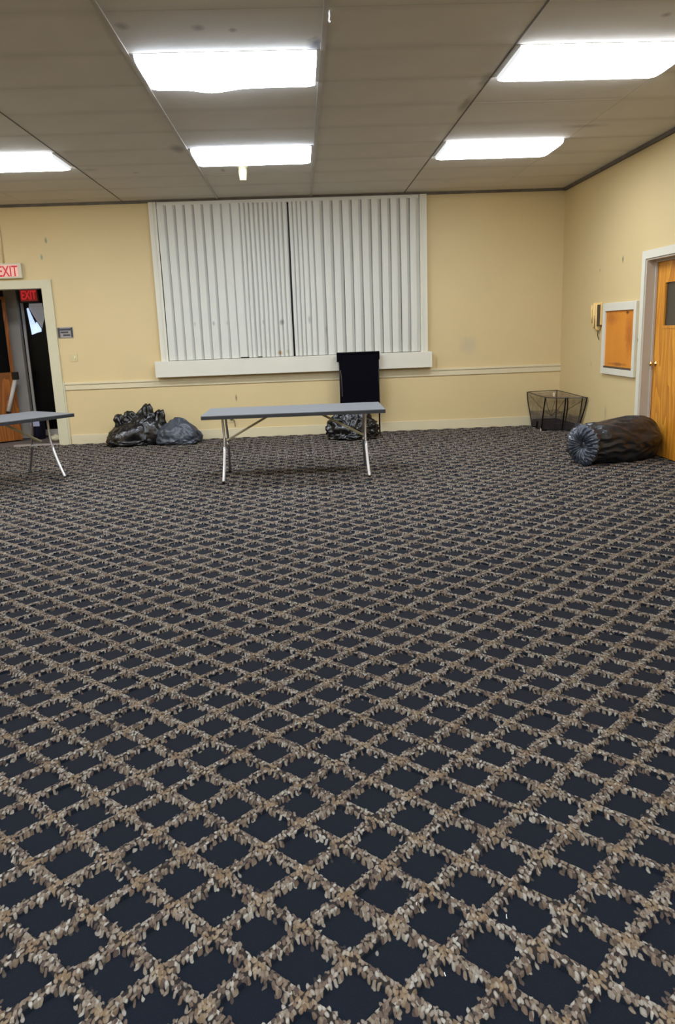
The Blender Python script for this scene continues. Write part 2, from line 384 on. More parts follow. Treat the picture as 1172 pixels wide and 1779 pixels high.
# ceiling: slab + lay-in tiles
YC = YA-5*TY
bm = bmesh.new(); bx(bm, XL-.2, XR+.3, YC, D+T, H+.022, H+.14); bx(bm, XL-.2, XR+.3, Y0-.2, YC-.01, H, H+.14)
ceil = struct('ceiling', bm, M['ceil'])
lamp_cells = {}
for ci in (-4, -2, 0, 2):
    for ri in (0, 4): lamp_cells[(ci, ri)] = 1
tile_me = None
for ci in range(-4, 4):
    x0 = XA+ci*TX; x1 = min(x0+TX, XR)
    for ri in range(-5, 9):
        y0 = YA+ri*TY; y1 = min(y0+TY, D)
        if (ci, ri) in lamp_cells: continue
        full = (x1-x0 > TX-.01) and (y1-y0 > TY-.01)
        if full and tile_me:
            o = bpy.data.objects.new('ceiling_tile', tile_me); COL.objects.link(o); o.parent = ceil
        else:
            b_ = bmesh.new(); bx(b_, .002, x1-x0-.002, .0012, y1-y0-.0012, 0, .018)
            o = obj('ceiling_tile', b_, M['ceil'], ceil)
            if full: tile_me = o.data
        o.location = (x0, y0, H + random.uniform(-.0006, .001))
# lengthwise rails under the joints
for k, (kx_, wd) in enumerate(((XA, .030), (XA+TX, .034), (XA+2*TX, .012), (XA-TX, .010))):
    struct('trim_%d' % (k+1), box(kx_-wd/2, kx_+wd/2, YC, D, H-.012 if wd > .02 else H-.004, H+.004), M['rail'] if wd > .02 else M['grime'])
# dirty moulding where ceiling meets the walls
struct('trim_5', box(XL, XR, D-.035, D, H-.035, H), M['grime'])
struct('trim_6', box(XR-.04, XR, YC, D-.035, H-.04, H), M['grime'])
# chair rail, baseboards
bm = bmesh.new(); bx(bm, DX1+.16, XR, D-.018, D, .845, .955); bx(bm, DX1+.16, XR, D-.032, D, .925, .95)
struct('trim_7', bm, M['creamtrim'])
struct('baseboard_back', box(DX1+.17, XR, D-.018, D, 0, .15), M['creamtrim'], bevel=.004)
struct('baseboard_right', box(XR-.016, XR, RD1+.12, D-.02, 0, .11), M['wall'])
# left doorway casing
bm = bmesh.new(); bx(bm, DX1, DX1+.13, D-.03, D, 0, DZ+.10); bx(bm, DX0-.13, DX0, D-.03, D, 0, DZ+.10); bx(bm, DX0, DX1, D-.03, D, DZ, DZ+.10)
bx(bm, DX1-.02, DX1, D-.03, D+T, 0, DZ); bx(bm, DX0, DX0+.02, D-.03, D+T, 0, DZ); bx(bm, DX0+.02, DX1-.02, D-.03, D+T, DZ-.02, DZ)
bx(bm, DX1+.13, DX1+.155, D-.02, D, 0, .98)
struct('trim_8', bm, M['casing'])

# ------------------------------------------------------------------ vestibule behind the left doorway
VY = 13.45
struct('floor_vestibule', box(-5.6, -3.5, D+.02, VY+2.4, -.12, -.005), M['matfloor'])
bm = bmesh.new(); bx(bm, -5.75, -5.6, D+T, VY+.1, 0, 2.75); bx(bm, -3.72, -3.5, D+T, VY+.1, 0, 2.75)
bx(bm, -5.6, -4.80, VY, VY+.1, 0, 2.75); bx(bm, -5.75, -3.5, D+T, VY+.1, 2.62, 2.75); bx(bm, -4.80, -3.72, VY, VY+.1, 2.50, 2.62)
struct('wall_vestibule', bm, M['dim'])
struct('trim_9', box(-4.80, -4.60, VY-.12, VY, 0, 2.62), M['greyframe'])
d1 = thing('door_1', None, None, (-4.2, VY, 0), kind='structure')
bm = bmesh.new(); bx(bm, -4.575, -4.535, VY-.03, VY+.03, .02, 2.5); bx(bm, -3.78, -3.73, VY-.03, VY+.03, .02, 2.5); bx(bm, -4.535, -3.78, VY-.03, VY+.03, 2.46, 2.5); bx(bm, -4.535, -3.78, VY-.03, VY+.03, .02, .12)
obj('door_frame', bm, M['greyframe'], d1)
obj('glass_pane', box(-4.535, -3.78, VY-.004, VY+.004, .12, 2.46), M['night'], d1, label='black night-dark glass pane')
# pale threshold
struct('trim_10', box(-4.55, DX1-.04, D+.03, D+.13, -.005, .02), mat('threshold_metal', (.42, .36, .32), .5, .3, nscale=8, namp=.2))
# opened wooden leaf at the left with bar
d2 = thing('door_2', None, None, (-5.3, 12.5, 0), kind='structure')
Rl = Matrix.Translation((-5.30, 12.50, 0)) @ Matrix.Rotation(math.radians(38), 4, 'Z')
obj('door_leaf', box(0, .80, -.022, .022, .02, 2.3, rot=Rl), M['woodl'], d2)
obj('door_glass', box(.10, .74, -.028, .028, 1.12, 2.25, rot=Rl), M['night'], d2, label='tall dark door pane')
bm = tube(bmesh.new(), [Rl @ Vector((.62, -.05, .50)), Rl @ Vector((.80, -.05, 1.02))], .035, 8)
obj('bracket_arm', bm, M['greyframe'], d2, smooth=True)
bm = bmesh.new(); bx(bm, .755, .845, -.09, -.024, 1.0, 1.12, rot=Rl); bx(bm, .59, .65, -.08, -.024, .43, .50, rot=Rl)
obj('bracket_end', bm, M['blackmetal'], d2)
def text_bm(s, size, depth, Mx, sx=1, bold=0.0):
    cu_ = bpy.data.curves.new('t', 'FONT'); cu_.body = s; cu_.size = size; cu_.extrude = depth; cu_.align_x = 'CENTER'; cu_.offset = bold
    ob = bpy.data.objects.new('t', cu_); COL.objects.link(ob)
    bpy.context.view_layer.update()
    me = bpy.data.meshes.new_from_object(ob.evaluated_get(bpy.context.evaluated_depsgraph_get()))
    bm = bmesh.new(); bm.from_mesh(me); bpy.data.objects.remove(ob); bpy.data.meshes.remove(me)
    bmesh.ops.transform(bm, matrix=Mx @ Matrix.Diagonal((sx, 1, 1, 1)), verts=bm.verts[:]); return bm
UP = Matrix.Rotation(PI/2, 4, 'X')
# EXIT reflected in the door glass, built as an added sign
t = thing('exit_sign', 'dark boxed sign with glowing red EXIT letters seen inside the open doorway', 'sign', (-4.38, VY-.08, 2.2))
obj('housing', box(-4.555, -4.235, VY-.11, VY-.035, 2.21, 2.45), M['dim'], t, bevel=.006)  # dark box added for the EXIT reflection
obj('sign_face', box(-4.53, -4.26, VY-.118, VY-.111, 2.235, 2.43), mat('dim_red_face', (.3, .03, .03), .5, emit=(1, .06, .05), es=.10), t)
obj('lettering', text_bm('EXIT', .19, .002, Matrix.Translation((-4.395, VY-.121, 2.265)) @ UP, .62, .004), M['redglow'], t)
# light reflected in the door glass, built as added glowing wedges
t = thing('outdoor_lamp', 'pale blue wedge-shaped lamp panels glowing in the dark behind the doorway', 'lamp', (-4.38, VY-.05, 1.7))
def wedge(pts, y0, y1):
    bm = bmesh.new(); a = [bm.verts.new((x, y0, z)) for x, z in pts]; b = [bm.verts.new((x, y1, z)) for x, z in pts]
    bm.faces.new(a); bm.faces.new(b[::-1])
    for i in range(len(pts)): bm.faces.new((a[i], b[i], b[(i+1) % len(pts)], a[(i+1) % len(pts)]))
    return bm
ya, yb = VY-.05, VY-.02
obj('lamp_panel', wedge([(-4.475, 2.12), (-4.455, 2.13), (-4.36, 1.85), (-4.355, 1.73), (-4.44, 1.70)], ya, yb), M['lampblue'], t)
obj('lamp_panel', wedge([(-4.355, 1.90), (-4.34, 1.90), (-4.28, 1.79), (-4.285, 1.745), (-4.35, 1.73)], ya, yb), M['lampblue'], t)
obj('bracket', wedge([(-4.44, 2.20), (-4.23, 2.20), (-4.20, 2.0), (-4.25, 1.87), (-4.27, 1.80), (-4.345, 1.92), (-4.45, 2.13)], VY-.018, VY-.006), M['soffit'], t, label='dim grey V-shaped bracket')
# bin and crumpled thing on the vestibule floor
t = thing('waste_bin', 'dark navy bin with a pale label on the vestibule floor', 'bin', (-4.42, 13.2, 0))
bm = lathe(bmesh.new(), [(.0, -.005), (.095, -.005), (.125, .36), (.13, .37), (.13, .385), (.118, .385), (.09, .02), (.0, .015)], 20, Matrix.Translation((-4.45, 13.18, 0)))
obj('bin_body', bm, M['bin'], t, smooth=True)
obj('bin_label', box(-4.53, -4.38, 13.045, 13.07, .22, .34), M['labelw'], t)
bm = bmesh.new(); bmesh.ops.create_icosphere(bm, subdivisions=3, radius=1)
for v in bm.verts:
    n = 1+.35*noise.noise(v.co*2.1); v.co = Vector((-4.03+v.co.x*.12*n, 12.78+v.co.y*.1*n, max(-.004, .05+v.co.z*.06*n)))
tag(obj('crumpled_paper', bm, M['casing'], smooth=True), 'crumpled cream paper lying just inside the open doorway', 'paper')

# ------------------------------------------------------------------ window, sill, vertical blind
wn = thing('window_1', None, None, ((WX0+WX1)/2, D+.1, WZ0), kind='structure')
bm = bmesh.new()
for a in ((WX0, WX0+.05), (-.12, -.04), (WX1-.05, WX1)): bx(bm, a[0], a[1], D+.12, D+.18, WZ0, WZ1)
bx(bm, WX0+.05, WX1-.05, D+.12, D+.18, WZ0, WZ0+.05); bx(bm, WX0+.05, WX1-.05, D+.12, D+.18, WZ1-.05, WZ1)
obj('window_frame', bm, M['blackmetal'], wn)
for a in ((WX0+.05, -.12), (-.04, WX1-.05)): obj('pane', box(a[0], a[1], D+.145, D+.155, WZ0+.05, WZ1-.05), M['night'], wn)
bm = bmesh.new()
bx(bm, -2.13, -2.02, D-.09, D, 1.225, H-.036); bx(bm, -2.075, -2.06, D-.1, D-.09, 1.225, H-.036)
struct('trim_11', bm, M['white'])
bm = bmesh.new()
bx(bm, 1.85, 1.955, D-.09, D, 1.225, H-.036); bx(bm, 1.875, 1.89, D-.1, D-.09, 1.225, H-.036)
struct('trim_12', bm, M['white'])
struct('window_sill', box(-2.225, 2.01, D-.15, D, .985, 1.225), M['white'], bevel=.006)
bl = thing('vertical_blind', 'full-width off-white vertical blind closed over the back window, parted at a dark centre gap', 'blind', (-.1, D-.06, 1.23))
obj('headrail', box(-2.01, 1.84, D-.075, D-.02, 3.455, 3.503), M['slat'], bl)
def slat(x0, wf, wr, flip, zb):
    """a vane: slightly bowed front face and a narrower return that angles back behind its neighbour"""
    bm = bmesh.new(); yf = D-.088; dep = .036*min(1, wr/.05)
    pr = []
    for k in range(6):
        u = k/5; pr.append((u*wf, yf+.003*(2*u-1)**2 + random.uniform(-.001, .001)))
    for k in range(1, 4):
        u = k/3; pr.append((wf+u*wr, yf+.006+dep*u))
    if flip: pr = [(wf+wr-a, b) for a, b in pr][::-1]
    th = .0018; segs = 7; zt = 3.46
    lean = random.uniform(-.004, .004)
    def row(off):
        R = []
        for j in range(segs+1):
            z = zb+(zt-zb)*j/segs; s = (1-j/segs)
            R.append([bm.verts.new((x0+a+lean*s+.002*math.sin(z*3+x0*9), b+off+.003*math.sin(z*2+x0*20)*s, z)) for a, b in pr])
        return R
    A = row(0); B = row(th); n = len(pr)
    for j in range(segs):
        for i in range(n-1):
            bm.faces.new((A[j][i], A[j][i+1], A[j+1][i+1], A[j+1][i])); bm.faces.new((B[j][i], B[j+1][i], B[j+1][i+1], B[j][i+1]))
        bm.faces.new((A[j][0], A[j+1][0], B[j+1][0], B[j][0])); bm.faces.new((A[j][-1], B[j][-1], B[j+1][-1], A[j+1][-1]))
    for i in range(n-1):
        bm.faces.new((A[0][i], B[0][i], B[0][i+1], A[0][i+1])); bm.faces.new((A[-1][i], A[-1][i+1], B[-1][i+1], B[-1][i]))
    return obj('slat', bm, M['slat'], bl)
x = -2.01
left = [(.105, .052)]*6+[(.12, .035)]*3+[(.045, .035)]*9+[(.05, .02)]
tot = sum(a+b for a, b in left); sc_ = (-.118+2.01)/tot
for i, (a, b) in enumerate(left):
    slat(x, a*sc_+.004, b*sc_, False, 1.232 if i not in (8, 11) else 1.244); x += (a+b)*sc_
x = -.088
right = [(.04, .025)]*3+[(.06, .03)]*2+[(.09, .058)]*11
tot = sum(a+b for a, b in right); sc_ = (1.845+.088)/tot
for i, (a, b) in enumerate(right):
    slat(x, a*sc_+.004, b*sc_, False, 1.232); x += (a+b)*sc_

# ------------------------------------------------------------------ right wall: door, board, fixtures
bm = bmesh.new()
bx(bm, XR-.025, XR, RD1, RD1+.09, 0, RDZ+.09); bx(bm, XR-.025, XR, RD0-.09, RD0, 0, RDZ+.09); bx(bm, XR-.025, XR, RD0, RD1, RDZ, RDZ+.09)
struct('trim_13', bm, M['white'])
bm = bmesh.new()
bx(bm, XR-.01, XR+.3, RD1-.02, RD1, 0, RDZ); bx(bm, XR-.01, XR+.3, RD0, RD0+.02, 0, RDZ); bx(bm, XR-.01, XR+.3, RD0+.02, RD1-.02, RDZ-.02, RDZ)
bx(bm, XR+.09, XR+.115, RD1-.045, RD1-.02, 0, RDZ-.02); bx(bm, XR+.09, XR+.115, RD0+.02, RD0+.045, 0, RDZ-.02); bx(bm, XR+.09, XR+.115, RD0+.045, RD1-.045, RDZ-.045, RDZ-.02)
struct('trim_14', bm, mat('greyed_jamb_paint', (.50, .44, .36), .5, nscale=3, namp=.08))
d3 = thing('door_3', None, None, (XR+.15, 8.6, 0), kind='structure')
lx0, lx1 = XR+.12, XR+.165
ly0, ly1 = RD0+.024, RD1-.024
gy0, gy1, gz0, gz1 = ly0+.16, ly1-.215, 1.50, 2.00
bm = bmesh.new()
bx(bm, lx0, lx1, ly0, gy0, .01, RDZ-.024); bx(bm, lx0, lx1, gy1, ly1, .01, RDZ-.024); bx(bm, lx0, lx1, gy0, gy1, .01, gz0); bx(bm, lx0, lx1, gy0, gy1, gz1, RDZ-.024)
obj('door_leaf', bm, M['wood'], d3)
obj('door_glass', box(lx0+.018, lx0+.026, gy0, gy1, gz0, gz1), M['darkglass'], d3, label='dark grey glass pane')
bm = bmesh.new()
for a in ((gy0-.02, gy0+.012, gz0-.02, gz1+.02), (gy1-.012, gy1+.02, gz0-.02, gz1+.02)): bx(bm, lx0-.006, lx0+.016, *a)
bx(bm, lx0-.006, lx0+.016, gy0+.012, gy1-.012, gz0-.02, gz0+.012); bx(bm, lx0-.006, lx0+.016, gy0+.012, gy1-.012, gz1-.012, gz1+.02)
obj('glazing_bead', bm, M['wood'], d3)
RK = Matrix.Translation((lx0, ly1-.075, 1.075)) @ Matrix.Rotation(-PI/2, 4, 'Y')
kn = obj('door_knob', lathe(bmesh.new(), [(.0, 0), (.033, 0), (.033, .006), (.013, .01), (.011, .035), (.024, .042), (.029, .056), (.024, .07), (.0, .074)], 20, RK), M['brass'], d3, smooth=True, label='brass round knob')
obj('lock_plate', box(lx0-.003, lx0+.01, ly1-.002, ly1+.0, 1.0, 1.14), M['brass'], d3)

t = thing('notice_board', 'orange-brown board in a white wooden frame hung on the right wall', 'board', (XR, 9.93, .9))
bm = bmesh.new(); fx = XR-.035
bx(bm, fx, XR, 9.40, 9.475, .90, 1.81); bx(bm, fx, XR, 10.375, 10.46, .90, 1.81); bx(bm, fx, XR, 9.475, 10.375, 1.71, 1.81); bx(bm, fx, XR, 9.475, 10.375, .90, .98)
obj('frame', bm, M['white'], t, bevel=.004)
obj('board_panel', box(XR-.012, XR, 9.475, 10.375, .98, 1.71), M['cork'], t)
obj('ledge', box(fx+.004, XR-.012, 9.475, 10.375, .98, 1.005), M['slot'], t, label='dark grey bottom ledge')

# tan wall piece left of the board
t = thing('wall_fixture', 'tan scalloped wall-mounted piece with dark slots, left of the framed board', 'wall fixture', (XR, 10.68, 1.4))
obj('back_plate', box(XR-.03, XR, 10.535, 10.83, 1.53, 1.83), M['tan'], t, bevel=.012)
for k, (yy, z0, z1, r) in enumerate(((10.78, 1.56, 1.80, .035), (10.70, 1.49, 1.83, .04), (10.61, 1.46, 1.82, .038))):
    bm = tube(bmesh.new(), smooth_path([(XR-.035, yy+.01, z1), (XR-.045, yy, (z0+z1)/2+.06), (XR-.042, yy-.012, (z0+z1)/2-.04), (XR-.03, yy+.005, z0)], 5), [r*.6]+[r*.95]*7+[r]*7+[r*.5], 10)
    obj('lobe', bm, M['tan'], t, smooth=True)
for yy, z0, z1 in ((10.745, 1.56, 1.74), (10.655, 1.50, 1.66), (10.56, 1.52, 1.80)):
    obj('slot', box(XR-.068, XR-.02, yy-.010, yy+.008, z0, z1), M['slot'], t)
bm = tube(bmesh.new(), smooth_path([(XR-.03, 10.60, 1.48), (XR-.03, 10.615, 1.40), (XR-.015, 10.60, 1.34)], 6), .006, 6)
obj('cord', bm, M['slot'], t, smooth=True)

def switch(name, label, face, c, two=False, cat='switch'):
    t = thing(name, label, cat, c)
    x, y, z = c
    if face == 'back':
        obj('plate', box(x-.055, x+.055, y-.008, y, z-.06, z+.06), M['platewall'], t, bevel=.002)
        obj('toggle' if cat == 'switch' else 'socket', box(x+.012, x+.03, y-.018, y-.008, z-.02, z+.02), M['slot'] if cat != 'switch' else M['ivory'], t)
    else:
        obj('plate', box(x-.008, x, y-.04, y+.04, z-.06, z+.06), M['platewall'], t, bevel=.002)
        obj('toggle', box(x-.02, x-.008, y-.008, y+.008, z-.02, z+.02), M['slot'], t)
    return t
switch('light_switch', 'yellowed light switch plate on back wall right of the left doorway', 'back', (-3.465, D, 1.33))
switch('light_switch', 'small light switch between the framed board and the right door', 'right', (XR, 9.345, 1.35))
t = thing('wall_outlet', 'small beige outlet with a plugged-in lead on the back wall behind the folding table', 'outlet', (-1.14, D, .30))
obj('plate', box(-1.19, -1.09, D-.008, D, .24, .36), M['platewall'], t, bevel=.002)
obj('plug', box(-1.155, -1.115, D-.04, D-.008, .29, .33), M['slot'], t, bevel=.004)
obj('cord', tube(bmesh.new(), smooth_path([(-1.13, D-.04, .31), (-1.09, D-.05, .27), (-1.08, D-.035, .18)], 5), .006, 6), M['slot'], t, smooth=True)

# wall sign right of the left doorway
t = thing('wall_sign', 'small dark-edged grey plaque on the back wall beside the left doorway', 'sign', (-3.54, D, 1.7))
obj('plaque', box(-3.655, -3.435, D-.012, D, 1.625, 1.785), M['signgrey'], t, bevel=.002)
bm = bmesh.new()
bx(bm, -3.655, -3.625, D-.016, D-.012, 1.635, 1.775); bx(bm, -3.462, -3.435, D-.016, D-.012, 1.635, 1.775); bx(bm, -3.625, -3.462, D-.016, D-.012, 1.735, 1.765)
bx(bm, -3.615, -3.50, D-.016, D-.012, 1.698, 1.722); bx(bm, -3.58, -3.478, D-.016, D-.012, 1.655, 1.678)
obj('dark_bars', bm, M['signdark'], t)

# exit sign above the left doorway
t = thing('exit_sign', 'white box sign with red EXIT letters mounted above the left doorway casing', 'sign', (-4.3, D, 2.5))
obj('housing', box(-4.47, -4.065, D-.07, D, 2.51, 2.725), M['sign'], t, bevel=.008)
obj('sign_face', box(-4.445, -4.11, D-.074, D-.07, 2.535, 2.70), M['signface'], t)
obj('lettering', text_bm('EXIT', .215, .002, Matrix.Translation((-4.265, D-.077, 2.54)) @ UP, .66, .002), M['red'], t)
obj('conduit', tube(bmesh.new(), [(-4.33, D-.012, 2.725), (-4.33, D-.012, H-.036)], .011, 8), M['wall'], t, smooth=True)

# ------------------------------------------------------------------ ceiling lights
def ceiling_light(ci, ri, label, cool=False, sag=False, group='ceiling lights'):
    x0 = XA+ci*TX; y0 = YA+ri*TY; cx_, cy_ = x0+TX/2, y0+TY/2
    t = thing('ceiling_light', label, 'ceiling light', (cx_, cy_, H), group=group)
    a, b_ = TX/2-.045, TY/2-.012
    bm = bmesh.new(); w_ = .03
    zt, zb = H+.018, H-.004
    bx(bm, cx_-TX/2+.004, cx_-a+.004, cy_-TY/2+.003, cy_+TY/2-.003, zb, zt); bx(bm, cx_+a-.004, cx_+TX/2-.004, cy_-TY/2+.003, cy_+TY/2-.003, zb, zt)
    bx(bm, cx_-a+.004, cx_+a-.004, cy_-TY/2+.003, cy_-b_+.004, zb, zt); bx(bm, cx_-a+.004, cx_+a-.004, cy_+b_-.004, cy_+TY/2-.003, zb, zt)
    obj('frame', bm, M['rail'], t)
    # wrap-around acrylic lens
    bm = bmesh.new(); nx = 24
    prof = [(-b_, H), (-b_+.004, H-.028), (-b_+.03, H-.05), (-b_+.16, H-.058), (b_-.16, H-.058), (b_-.03, H-.05), (b_-.004, H-.028), (b_, H)]
    rows = []
    for i in range(nx+1):
        x_ = cx_-a+2*a*i/nx; e = min(i, nx-i); k = .8 if e == 0 else 1
        r = []
        for j, (yy, zz) in enumerate(prof):
            dz = (zz-H)*(k if 0 < j < len(prof)-1 else 1)
            s_ = 0
            if sag and j >= 4: s_ = .055*math.exp(-((x_-(-.60))/.16)**2)*((j-3)/4.)
            r.append(bm.verts.new((x_, cy_+yy, H+dz-s_)))
        rows.append(r)
    for p, q in zip(rows, rows[1:]):
        for j in range(len(prof)-1): bm.faces.new((p[j], p[j+1], q[j+1], q[j]))
    f1 = bm.faces.new(rows[0]); f2 = bm.faces.new(rows[-1][::-1]); f1.material_index = f2.material_index = 1
    o = obj('lens', bm, [M['lenscool'] if cool else M['lens'], M['lensrim']], t)
    return t
ceiling_light(0, 0, 'large near ceiling light left of centre with a sagging lens edge', True, True)
ceiling_light(2, 0, 'large near ceiling light at the upper right, cut by the frame edge')
ceiling_light(0, 4, 'far ceiling light directly in front of the cream ceiling sensor', True)
ceiling_light(2, 4, 'far ceiling light on the right, closest to the corner of the room')
ceiling_light(-2, 4, 'far ceiling light at the left, above the doorway side')
# the lamps out of the frame that also light the room
for ci, ri, lb in ((-2, 0, 'near row, next to the large sagging light'), (-4, 0, 'near row, at the far left wall'), (-4, 4, 'far row, at the far left wall')): ceiling_light(ci, ri, 'ceiling light out of frame, '+lb, group='ceiling lights out of frame')
for ci in (-4, -2, 0, 2):
    for ri in (-8, -12): 
        ceiling_light(ci, ri, 'ceiling light out of frame, %s, %s column from the left' % ({-4: 'above the viewer'}.get(ri, 'overhead' if ri == -8 else 'behind the viewer'), {-4: 'first', -2: 'second', 0: 'third', 2: 'fourth'}[ci]), group='ceiling lights out of frame')
# cream sensor on the ceiling
t = thing('ceiling_sensor', 'small cream cylindrical sensor hanging from the ceiling behind the far middle light', 'sensor', (-.62, 10.1, H))
obj('mount', lathe(bmesh.new(), [(0, 0), (.06, 0), (.055, -.02), (0, -.02)], 16, Matrix.Translation((-.60, 10.02, H))), M['ivory'], t, smooth=True)
obj('body', lathe(bmesh.new(), [(0, -.02), (.05, -.02), (.052, -.05), (.04, -.15), (.036, -.155), (0, -.155)], 16, Matrix.Translation((-.60, 10.02, H))), M['ivory'], t, smooth=True)
t = thing('ceiling_hook', 'tiny white hook hanging from the ceiling near the top of the picture', 'hook', (.27, 5.39, H))
obj('hook_wire', tube(bmesh.new(), smooth_path([(.27, 5.42, H), (.272, 5.41, H-.03), (.268, 5.40, H-.06), (.275, 5.395, H-.07)], 4), .006, 6), M['lensrim'], t)

# ------------------------------------------------------------------ folding tables
def folding_table(label, loc, rz, L=2.0, Wd=.80, h=.755):
    """local frame: x along the length, y across (towards +y = away), origin at floor centre"""
    t = thing('folding_table', label, 'table', loc, rz, 'grey folding tables', world=False)
    bm = box(-L/2, L/2, -Wd/2, Wd/2, h-.007, h); obj('tabletop', bm, M['tabletop'], t)
    bm = bmesh.new(); r_ = .012
    bx(bm, -L/2, L/2, -Wd/2, -Wd/2+r_, h-.042, h-.0072); bx(bm, -L/2, L/2, Wd/2-r_, Wd/2, h-.042, h-.0072)
    bx(bm, -L/2, -L/2+r_, -Wd/2+r_, Wd/2-r_, h-.042, h-.0072); bx(bm, L/2-r_, L/2, -Wd/2+r_, Wd/2-r_, h-.042, h-.0072)
    obj('apron', bm, M['tablerim'], t)
    for s in (-1, 1):
        xl = s*(L/2-.195)
        for k in (-1, 1):
            # wishbone leg: narrow at the top, bends and splays to the foot
            pts = smooth_path([(xl, k*.16, h-.02), (xl-s*.004, k*.165, h-.16), (xl-s*.01, k*.19, h-.33), (xl+s*.0, k*.27, .20), (xl+s*.012, k*.36, .012)], 5)
            lg = obj('leg', tube(bmesh.new(), pts, .0135, 10), M['steel'], t, smooth=True)
            ps = [p for p in pts if p.z < .40]
            obj('leg_sleeve', tube(bmesh.new(), ps, .0155, 10), M['steelpale'] if k < 0 else M['steel'], lg, smooth=True)
            obj('foot_cap', lathe(bmesh.new(), [(0, 0), (.017, 0), (.018, .02), (.016, .03), (0, .03)], 10, Matrix.Translation((xl+s*.012, k*.36, 0))), M['blackmetal'], lg, smooth=True)
        obj('crossbar', tube(bmesh.new(), [(xl, -.16, h-.045), (xl, .16, h-.045)], .012, 8), M['steel'], t, smooth=True)
        obj('crossbar', tube(bmesh.new(), [(xl-s*.01, -.19, h-.33), (xl-s*.01, .19, h-.33)], .009, 8), M['steel'], t, smooth=True)
        # folding brace
        a = Vector((xl-s*.012, 0, h-.33)); b_ = Vector((s*.24, 0, h-.04)); mid = a.lerp(b_, .45)
        bm = tube(bmesh.new(), [a, b_], .014, 6); tube(bm, [mid+Vector((0, -.018, 0)), mid+Vector((0, .018, 0))], .012, 8)
        obj('brace', bm, M['brace'], t)
    return t
folding_table('grey folding table standing whole in the middle, in front of the back window', (-.107, 8.74, 0), math.radians(-.6), 1.97, .88)
E_u = Vector((-.62, -.78)).normalized(); E_v = Vector((-E_u.y, E_u.x)); 
if E_v.x > 0: E_v = -E_v
T0 = Vector((-2.70, 9.28)); c_ = T0 + E_u*.95 + E_v*.41
folding_table('grey folding table at the left edge, cut by the frame, before the open doorway', (c_.x, c_.y, 0), math.atan2(-E_u.y, -E_u.x), 1.9, .82)

# ------------------------------------------------------------------ black board behind the table
t = thing('display_board', 'tall black fabric board on thin legs behind the middle folding table', 'board', (.86, 11.95, 0))
obj('fabric_panel', box(.575, 1.165, 11.945, 11.975, .40, 1.235), M['dark'], t)
bm = bmesh.new(); bx(bm, .535, 1.185, 11.93, 11.99, 1.235, 1.262); bx(bm, .535, .60, 11.93, 11.99, 1.12, 1.235); bx(bm, 1.145, 1.185, 11.93, 11.99, 1.14, 1.235)
obj('top_sleeve', bm, M['dark'], t, bevel=.003)
for xx in (.575, 1.165):
    obj('leg', tube(bmesh.new(), [(xx, 11.96, 0), (xx, 11.96, 1.235)], .012, 8), M['blackmetal'], t, smooth=True)
obj('piping', tube(bmesh.new(), [(.60, 11.94, .60), (.598, 11.938, .85), (.585, 11.938, 1.0)], .003, 6), M['steel'], t)

